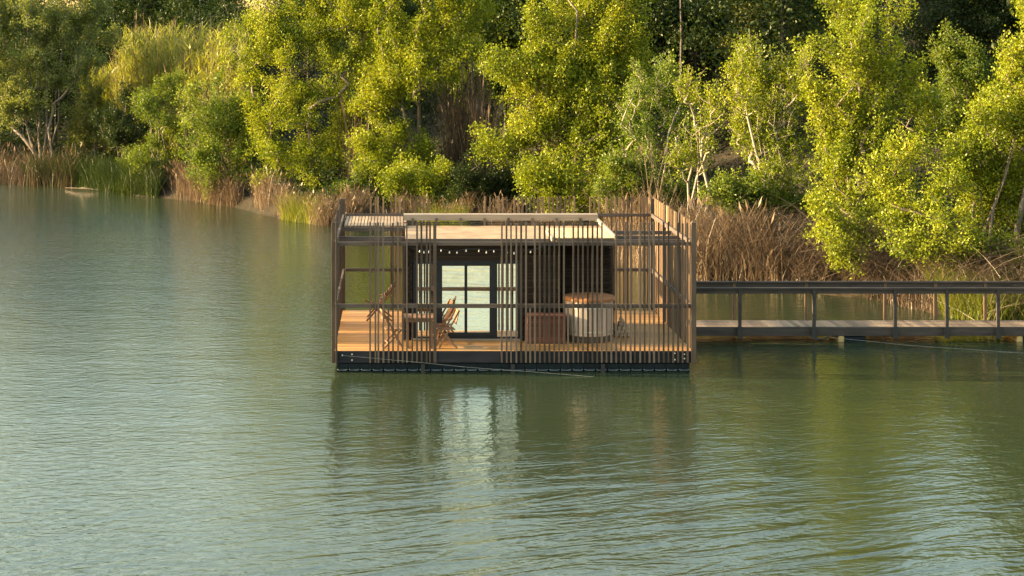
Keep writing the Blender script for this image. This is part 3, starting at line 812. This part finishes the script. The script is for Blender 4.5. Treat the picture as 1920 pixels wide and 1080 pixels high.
def blades(X, Y, Z, H, W, lean, bend, rng=RNG, seg=3, plume=0.0):
    """grass/reed ribbons, n each with seg quads"""
    n = len(X)
    az = rng.uniform(0, 2*np.pi, n)
    ld = np.stack([np.cos(az), np.sin(az)], 1) * (np.abs(rng.normal(size=n)) * lean)[:, None]
    wa = rng.uniform(0, np.pi, n); wd = np.stack([np.cos(wa), np.sin(wa), np.zeros(n)], 1)
    lv = np.linspace(0, 1, seg + 1)
    vs = []
    bnd = rng.uniform(0.3, 1, n) * bend
    for t in lv:
        c = np.stack([X + ld[:, 0]*H*t + np.cos(az)*bnd*H*t**2.5, Y + ld[:, 1]*H*t + np.sin(az)*bnd*H*t**2.5, Z + H*t*(1 - 0.35*bnd*t**2)], 1)
        w = W * (1 - 0.75*t) if plume == 0 else W * (1 - 0.4*t)
        vs.append(c - wd*w[:, None]/2); vs.append(c + wd*w[:, None]/2)
    tipc = c
    v = np.stack(vs, 1)                       # n, 2*(seg+1), 3
    m_ = 2*(seg+1)
    base = np.arange(n)[:, None, None]*m_
    qq = np.array([[2*s, 2*s+1, 2*s+3, 2*s+2] for s in range(seg)])[None]
    q = (base + qq).reshape(-1, 4)
    v = v.reshape(-1, 3)
    if plume > 0:
        kk = rng.uniform(size=n) < plume
        tp = tipc[kk]; hh = (H[kk]*0.14)[:, None]; ww = wd[kk]*0.045 + 0
        dirv = np.stack([np.cos(az[kk])*0.35, np.sin(az[kk])*0.35, np.ones(kk.sum())], 1)
        pv = np.stack([tp - dirv*hh*0.3, tp + ww + dirv*hh*0.25, tp + dirv*hh, tp - ww + dirv*hh*0.25], 1).reshape(-1, 3)
        q = np.vstack([q, np.arange(len(pv)).reshape(-1, 4) + len(v)]); v = np.vstack([v, pv])
    return v, q

class Mass:
    def __init__(self): self.v = []; self.q = []; self.n = 0
    def add(self, vq):
        v, q = vq; self.v.append(v); self.q.append(q + self.n); self.n += len(v)
    def build(self, name, mat, parent=None):
        v = np.vstack(self.v)
        if parent is not None: v = v - np.array(parent_world(parent))
        o = bpy.data.objects.new(name, np_mesh(name, v, np.vstack(self.q), mat))
        COL.objects.link(o)
        if parent is not None: o.parent = parent
        return o

def strip(x0, x1, d0, d1, n, clump=0.0):
    """points on the bank between two X and two distances behind the waterline"""
    X = RNG.uniform(x0, x1, n); d = d0 + (d1 - d0) * RNG.uniform(0, 1, n)
    if clump:
        kc = max(3, int((x1 - x0) * (d1 - d0) * clump)); cx = RNG.uniform(x0, x1, kc); cd = RNG.uniform(d0, d1, kc)
        k = RNG.integers(0, kc, n); X = cx[k] + RNG.normal(size=n)*0.22; d = cd[k] + RNG.normal(size=n)*0.22
    Y = Yshore(X) + d
    return X, Y, np.maximum(ground(X, Y), -0.15)

# ------------------------------------------------------------------ trees by the water
tree('poplar_tree', 'tall bright yellow-green tree with full crown on the bank left of the cabin', 80, 590,
     [(520,70,85,70),(600,20,100,70),(560,-70,110,70),(640,110,80,80),(555,190,75,60),(590,265,85,60),(560,310,60,35),(640,295,40,40),(470,60,40,40),(480,130,40,35),(530,325,40,25),(620,340,45,25),(500,250,25,40),(665,230,30,40)],
     clusters=330, per=115, group=None)
tree('poplar_bush', 'low rounded bright green tree at the left foot of the tall poplar', 83.5, 430,
     [(400,215,40,50),(450,255,50,60),(358,205,22,40),(365,255,22,35),(420,300,45,30),(470,220,30,40),(400,330,35,30),(460,335,40,30),(375,290,20,40)], leaf='leaf_fresh', clusters=110, per=95, stems=3)
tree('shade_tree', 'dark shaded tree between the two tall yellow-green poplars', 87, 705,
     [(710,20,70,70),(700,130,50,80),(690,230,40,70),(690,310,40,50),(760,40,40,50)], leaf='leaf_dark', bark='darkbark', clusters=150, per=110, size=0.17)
tree('poplar_tree', 'tall bright tree with dry canes against its right side, directly behind cabin left end', 77, 775,
     [(780,60,80,55),(860,15,70,55),(800,-60,100,60),(735,150,60,55),(790,130,60,55),(715,190,40,40),(740,250,50,50),(705,290,30,40),(770,300,50,40),(830,90,50,50),(720,125,40,35)],
     clusters=270, per=115, stems=2)
tree('poplar_bush', 'low bright leafy bush behind the gap in the cabin back slats', 74.5, 800,
     [(790,360,45,35),(820,385,40,25),(760,340,35,30),(745,360,20,25)], cat='bush', clusters=60, per=110, stems=3)
tree('poplar_tree', 'broad spreading bright tree rising behind the middle of the cabin', 70, 1080,
     [(1010,125,75,40),(1100,100,85,55),(1090,20,85,55),(1080,-70,100,60),(1030,180,85,35),(1120,190,65,45),(955,140,32,35),(985,262,65,40),(1080,255,80,45),(1140,280,45,40),(1150,140,45,40),(1170,40,35,40),(945,280,25,28),(1000,318,50,22),(1130,325,45,25),(1060,225,80,25)],
     clusters=340, per=115)
tree('poplar_bush', 'low bright bush under the broad tree behind the cabin roof', 66.5, 1060,
     [(1040,345,45,35),(1085,355,45,35),(1060,390,50,25)], cat='bush', clusters=55, per=110, stems=3)
tree('young_tree', 'slender half-shaded young tree right of the broad spreading tree', 64, 1235,
     [(1185,240,28,60),(1230,190,40,60),(1215,300,50,50),(1262,230,30,60),(1250,140,18,30),(1200,160,15,30)], leaf='leaf_fresh', bark='palebark', clusters=130, per=40, stems=4, upright=1.6, size=0.13, sigma=0.24)
tree('young_tree', 'thin sparse sapling with bare pale twigs behind the cabin right corner', 60, 1318,
     [(1305,175,22,45),(1325,250,32,50),(1300,300,35,50),(1340,200,14,40)], bark='palebark', clusters=95, per=26, stems=4, upright=1.8, size=0.12, sigma=0.2)
tree('young_tree', 'sparse upright many-stemmed tree with pale branches and a flat top', 58, 1450,
     [(1430,125,50,30),(1395,180,35,50),(1460,190,50,55),(1410,250,40,55),(1470,270,45,50),(1440,320,55,50),(1500,150,22,50),(1380,130,15,35)], bark='palebark', clusters=230, per=36, stems=6, upright=1.8, size=0.125, sigma=0.22)
tree('poplar_tree', 'tallest upright leafy tree on the right bank above the footbridge', 54.5, 1620,
     [(1590,30,50,60),(1550,105,35,22),(1600,115,55,50),(1660,60,45,60),(1620,-60,70,60),(1600,200,70,60),(1680,165,45,50),(1560,285,45,50),(1640,275,70,60),(1560,365,45,50),(1600,435,45,45,-2.2),(1640,375,55,50),(1585,470,40,30,-2.8),(1540,420,25,40,-2.2),(1660,440,35,35,-2.0),(1530,180,20,40),(1720,230,35,50)],
     clusters=330, per=72, stems=4, upright=1.3, size=0.13, sigma=0.25)
tree('poplar_tree', 'wide sunlit leafy tree spreading at the right edge over the footbridge end', 50.5, 1850,
     [(1900,150,50,45),(1855,230,50,45),(1930,250,70,70),(1795,290,55,35),(1870,320,80,60),(1715,300,40,40),(1750,370,65,45),(1850,405,80,55),(1930,380,60,80),(1695,420,40,35),(1785,455,50,40,-1.8),(1960,100,60,60),(1990,220,80,80),(1990,20,70,60),(1720,470,40,30,-1.5),(1880,460,60,35,-1.8),(1660,350,40,40),(1830,350,60,50)],
     clusters=420, per=88, stems=5, upright=1.2, size=0.125, sigma=0.25)
tree('willow_tree', 'grey-green willow with several bare leaning trunks at the left edge', 97, 85,
     [(60,40,80,50),(140,60,60,45),(40,120,60,50),(120,130,55,45),(150,20,60,50),(70,190,60,40),(-60,80,80,80),(170,100,40,40),(10,200,40,50),(100,-30,90,40)],
     leaf='leaf_willow', clusters=330, per=110, stems=7, upright=1.6, size=0.16, tip=0.013, sigma=0.3)
# shrubs in the shaded left cove
for lab, Y, b, bl, lf in (
        ('dark rounded shrub in the shaded cove right of the willow', 93.5, 230, [(230,230,40,45),(205,250,30,30),(250,265,30,30)], 'leaf_dark'),
        ('blue-green shrub low over the water beside the pale shoreline stone', 90.5, 262, [(262,300,28,24),(285,315,25,18)], 'leaf_mid'),
        ('green shrub lit at the top in front of the tall green canes', 89, 290, [(275,195,24,25),(300,215,30,40),(320,180,25,30),(330,240,20,30),(300,270,35,40),(280,300,30,25),(330,300,25,30)], 'leaf_mid'),
        ('brown-green shrub close behind the willow trunks', 96.5, 165, [(165,215,30,35),(180,255,30,25),(150,265,25,25)], 'leaf_pine')):
    tree('shrub', lab, Y, b, bl, cat='shrub', leaf=lf, clusters=75, per=100, stems=4, size=0.13, sigma=0.24)
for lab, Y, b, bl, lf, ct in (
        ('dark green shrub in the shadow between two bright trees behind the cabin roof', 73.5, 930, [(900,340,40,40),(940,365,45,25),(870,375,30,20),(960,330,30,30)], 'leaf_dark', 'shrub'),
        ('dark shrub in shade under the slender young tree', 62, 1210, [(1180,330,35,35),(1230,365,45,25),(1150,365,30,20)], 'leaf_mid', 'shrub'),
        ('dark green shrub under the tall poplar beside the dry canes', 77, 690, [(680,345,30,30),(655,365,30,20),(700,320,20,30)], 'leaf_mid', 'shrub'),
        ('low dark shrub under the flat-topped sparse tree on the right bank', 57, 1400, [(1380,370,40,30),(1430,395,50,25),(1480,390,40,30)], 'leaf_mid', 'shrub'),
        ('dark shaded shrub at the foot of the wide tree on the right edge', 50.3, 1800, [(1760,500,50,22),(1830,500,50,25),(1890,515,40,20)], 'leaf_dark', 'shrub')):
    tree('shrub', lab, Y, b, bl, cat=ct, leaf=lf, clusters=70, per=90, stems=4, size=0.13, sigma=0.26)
# background trees one can tell apart
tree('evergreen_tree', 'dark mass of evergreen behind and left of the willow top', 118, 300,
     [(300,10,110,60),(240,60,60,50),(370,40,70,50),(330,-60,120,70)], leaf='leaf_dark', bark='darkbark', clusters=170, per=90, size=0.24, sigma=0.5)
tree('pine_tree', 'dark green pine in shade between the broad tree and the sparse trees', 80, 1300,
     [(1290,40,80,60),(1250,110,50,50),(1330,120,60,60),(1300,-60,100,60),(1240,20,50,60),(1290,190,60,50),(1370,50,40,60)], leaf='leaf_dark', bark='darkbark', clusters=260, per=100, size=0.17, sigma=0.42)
tree('pine_tree', 'olive green pine catching sun at the top right of centre', 74, 1460,
     [(1450,20,55,40),(1420,80,35,35),(1490,90,40,30),(1460,-50,80,50),(1510,40,30,40),(1450,140,50,40)], leaf='leaf_pine', bark='darkbark', clusters=190, per=110, size=0.13, sigma=0.36)
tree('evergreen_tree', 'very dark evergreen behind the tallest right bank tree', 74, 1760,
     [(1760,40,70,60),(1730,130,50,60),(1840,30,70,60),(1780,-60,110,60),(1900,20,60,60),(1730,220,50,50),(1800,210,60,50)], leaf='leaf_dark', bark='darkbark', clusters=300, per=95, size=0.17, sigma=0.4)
tree('shrub', 'mid green leafy bush glowing in front of the darkest trees at right', 64, 1830,
     [(1825,130,45,40),(1800,180,40,40),(1860,170,40,40),(1790,100,25,30),(1770,230,50,40)], cat='shrub', leaf='leaf_mid', clusters=120, per=100, stems=3, size=0.13, sigma=0.28)
tree('broadleaf_tree', 'shaded mid green tree in the gap left of the broad tree top', 86, 920,
     [(930,30,60,50),(900,90,50,40),(960,60,50,50),(930,-50,80,50),(920,150,50,50)], leaf='leaf_mid', bark='darkbark', clusters=190, per=100, size=0.17, sigma=0.38)

# ------------------------------------------------------------------ woodland behind, one mass
pos = []; fine = []; limbs = MB()
def wood_tree(X, Y, h, r, n, near=False):
    z = float(ground(X, Y))
    wb = [(X + RNG.uniform(-.4, .4)*r, Y + RNG.uniform(-.4, .4)*r, z + h*f, r*g, r*g, h*0.2) for f, g in ((0.2, 0.7), (0.38, 0.9), (0.55, 1.0), (0.72, 0.85), (0.9, 0.5))]
    nd = sample_blobs(wb, max(12, n // 70), shell=0.45)
    k = RNG.integers(0, len(nd), n)
    (fine if near else pos).append(nd[k] + RNG.normal(size=(n, 3)) * np.array([0.45, 0.45, 0.3]))
    limbs.tube([(X, Y, z-0.1), (X+0.1, Y, z+h*0.45), (X, Y+0.1, z+h*0.85)], [0.10, 0.06, 0.02], 5, False)
for k in range(170):
    X = RNG.uniform(-75, 75)
    d = RNG.uniform(15, 62)
    Y = float(Yshore(X)) + d
    if Y < 20: continue
    px = CX + F * X / Y
    h = RNG.uniform(5.5, 8.5) if X < -4 else RNG.uniform(8, 12)
    vis = -80 < px < 2000
    top = CAMZ + 0.028 * Y + float(np.interp(X, [-20, -4, 4, 12], [0.9, 1.5, 3.0, 5.0])) + RNG.uniform(-0.6, 0.6)
    h = max(2.5, min(h + 3, top - float(ground(X, Y))))
    wood_tree(X, Y, h, RNG.uniform(2.0, 3.2), 5200 if vis else 2000, vis)
for k in range(34):           # shore trees beyond the right edge of the frame, seen mirrored in the water
    X = RNG.uniform(23, 62); Y = float(Yshore(X)) + RNG.uniform(2, 12)
    wood_tree(X, Y, RNG.uniform(8, 12), RNG.uniform(2.2, 3.2), 2600)
for k in range(22):           # shore trees beyond the left edge, whose shade falls on the cove
    X = RNG.uniform(-75, -25.5); Y = float(Yshore(X)) + RNG.uniform(2, 10)
    wood_tree(X, Y, RNG.uniform(7.0, 9.0), RNG.uniform(2.0, 2.8), 2600)
va = leaf_arrays(np.vstack(pos), 0.30); vb = leaf_arrays(np.vstack(fine), 0.19)
v = np.vstack([va, vb])
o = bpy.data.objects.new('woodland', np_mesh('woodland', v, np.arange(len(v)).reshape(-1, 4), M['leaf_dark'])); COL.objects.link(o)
tag(o, 'dark wooded hillside behind the bank trees', 'woodland', kind='stuff')
o = limbs.build('woodland_trunks', M['darkbark']); tag(o, 'trunks of the dark wood behind the bank trees', 'woodland', kind='stuff')

# undergrowth over the slope
X = RNG.uniform(-40, 40, 4200); d = RNG.uniform(2.5, 70, 4200); Y = Yshore(X) + d
k = RNG.integers(0, 4200, 330000)
g0 = RNG.uniform(0.25, 1.6, 4200)
px_ = X[k] + RNG.normal(size=len(k))*0.55; py_ = Y[k] + RNG.normal(size=len(k))*0.55
pz_ = ground(px_, py_) + np.abs(RNG.normal(size=len(k)))*0.5*g0[k] + 0.03
kk = (py_ - Yshore(px_)) > 1.5
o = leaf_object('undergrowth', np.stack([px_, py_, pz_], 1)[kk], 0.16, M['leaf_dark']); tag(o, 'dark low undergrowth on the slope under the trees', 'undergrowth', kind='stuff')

# ------------------------------------------------------------------ reeds, canes, brush, grass
def cnt(n): return n
m1 = Mass()      # dry reeds along the left and middle bank
for (x0, x1, d0, d1, n, h, cl) in ((-24, -17.5, -0.6, 1.6, 1000, 1.8, 0), (-13.5, -9, 0.0, 2.5, 500, 1.2, 1.1), (-11.5, -5.5, -0.1, 2.2, 3600, 1.3, 1.1), (-6.0, -1.5, -0.4, 2.2, 2600, 1.0, 1.1), (-2, 6.5, -0.3, 2.0, 1700, 1.0, 1.1), (7.6, 9.6, -0.3, 3.0, 700, 2.2, 0), (9.6, 12.2, -0.2, 2.2, 1100, 2.0, 0)):
    X, Y, Z = strip(x0, x1, d0, d1, n, clump=cl)
    m1.add(blades(X, Y, Z, RNG.uniform(0.35, 1.2, n)*h, RNG.uniform(0.010, 0.024, n), 0.12, 0.45, plume=0.10))
o = m1.build('reed_bed', M['reed']); tag(o, 'dry beige reeds standing along the waterline behind the cabin', 'reeds', kind='stuff')
m1 = Mass()      # tall dry canes around the poplars
for (x0, x1, d0, d1, n, h) in ((2.4, 4.2, 6, 9.5, 520, 5.6), (-2.3, -1.0, 5, 8, 130, 4.6), (8.0, 9.4, 3.0, 6, 120, 3.0), (-11, -8.2, 3, 6, 350, 4.5)):
    X, Y, Z = strip(x0, x1, d0, d1, n)
    m1.add(blades(X, Y, Z, RNG.uniform(0.6, 1.1, n)*h, RNG.uniform(0.018, 0.035, n), 0.07, 0.14, seg=4, plume=0.25))
o = m1.build('dry_canes', M['scrub']); tag(o, 'tall dry brown canes standing between the poplars', 'canes', kind='stuff')
m1 = Mass()      # tangled brown brush on the right bank
for (x0, x1, d0, d1, n, h) in ((9.6, 13, 0.2, 3.0, 3000, 2.0), (12.5, 17, 0.0, 3.0, 3600, 1.2), (16.5, 24, 0.2, 3.0, 3600, 1.2)):
    X, Y, Z = strip(x0, x1, d0, d1, n, clump=1.6)
    m1.add(blades(X, Y, Z, RNG.uniform(0.3, 1.1, n)*h, RNG.uniform(0.012, 0.03, n), 0.28, 0.6, seg=5))
n = 9000
X, Y, Z = strip(10.5, 24, -0.4, 3.0, n)
m1.add(blades(X, Y, Z + RNG.uniform(0.0, 1.4, n), RNG.uniform(0.4, 1.3, n), RNG.uniform(0.010, 0.024, n), 1.6, 1.4, seg=4))
o = m1.build('dead_brush', M['scrub']); tag(o, 'tangled brown dead brush and reeds on the right bank behind the footbridge', 'brush', kind='stuff')
m1 = Mass()      # green giant cane thicket, upper left
canes = Mass()
for (x0, x1, d0, d1, n, h) in ((-16.5, -8.0, 8, 14, 620, 7.0), (-19, -15, 9, 13, 160, 5.0)):
    X, Y, Z = strip(x0, x1, d0, d1, n)
    H = RNG.uniform(0.7, 1.15, n)*h
    canes.add(blades(X, Y, Z, H, np.full(n, 0.035), 0.05, 0.05, seg=3, plume=0.08))
    per = 44; k = np.repeat(np.arange(n), per); f = RNG.uniform(0.25, 1.0, n*per)
    m1.add(blades(X[k] + RNG.normal(size=n*per)*0.10, Y[k] + RNG.normal(size=n*per)*0.10, Z[k] + H[k]*f*0.95, RNG.uniform(0.35, 0.8, n*per), RNG.uniform(0.04, 0.075, n*per), 0.55, 0.9, seg=3))
o = m1.build('cane_leaves', M['cane']); tag(o, 'green leaves of the tall cane thicket left of the poplar', 'canes', kind='stuff')
o = canes.build('cane_thicket', M['reed']); tag(o, 'pale stems and plumes of the tall cane thicket left of the poplar', 'canes', kind='stuff')
m1 = Mass()      # fresh grass at the water's edge
for (x0, x1, d0, d1, n, h) in ((-5.0, -3.2, -0.4, 0.9, 1100, 1.1), (15.6, 17.4, -0.2, 1.6, 3500, 1.1), (1, 3, -0.3, 1.0, 1200, 0.9)):
    X, Y, Z = strip(x0, x1, d0, d1, n)
    m1.add(blades(X, Y, Z, RNG.uniform(0.4, 1.1, n)*h, RNG.uniform(0.016, 0.03, n), 0.22, 0.5))
m2 = Mass()
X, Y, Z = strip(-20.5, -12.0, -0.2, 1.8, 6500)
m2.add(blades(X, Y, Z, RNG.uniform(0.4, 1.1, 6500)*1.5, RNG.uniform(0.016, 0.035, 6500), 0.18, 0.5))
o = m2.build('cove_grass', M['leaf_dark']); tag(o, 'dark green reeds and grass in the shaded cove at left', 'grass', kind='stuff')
o = m1.build('bank_grass', M['grass']); tag(o, 'fresh green grass tufts at the edge of the water', 'grass', kind='stuff')

# driftwood and stone in the cove
yd = 93.2
mb = MB().tube([(X_at(122, 92.6), 92.6, 0.02), (X_at(150, 92.1), 92.1, 0.035), (X_at(176, 91.5), 91.5, 0.03), (X_at(200, 90.7), 90.7, 0.01)], [0.008, 0.016, 0.015, 0.006], 7)
mb.tube([(X_at(150, 92.1), 92.1, 0.035), (X_at(158, 91.9), 91.9, 0.10), (X_at(172, 91.6), 91.6, 0.12)], [0.014, 0.012, 0.006], 6)
o = mb.build('driftwood', M['bark'], None, True); tag(o, 'sunlit driftwood branch lying at the waterline of the left cove', 'driftwood')
Xs, Ys_ = X_at(234, 90.5), 91.0
zs = float(ground(Xs, Ys_))
ph = np.linspace(0, math.pi, 9); prof = [(max(0.001, 0.45*math.sin(a)), zs + 0.12 - 0.30*math.cos(a)) for a in ph]
mb = MB().lathe(prof, Xs, Ys_, 14)
vv = mb.v[0]; vv += 0.06*np.sin(vv*9.0 + 1.0)[:, [1, 2, 0]]
o = mb.build('stone', M['palebeam'], None, True); tag(o, 'pale rounded stone on the bank of the shaded left cove', 'stone')
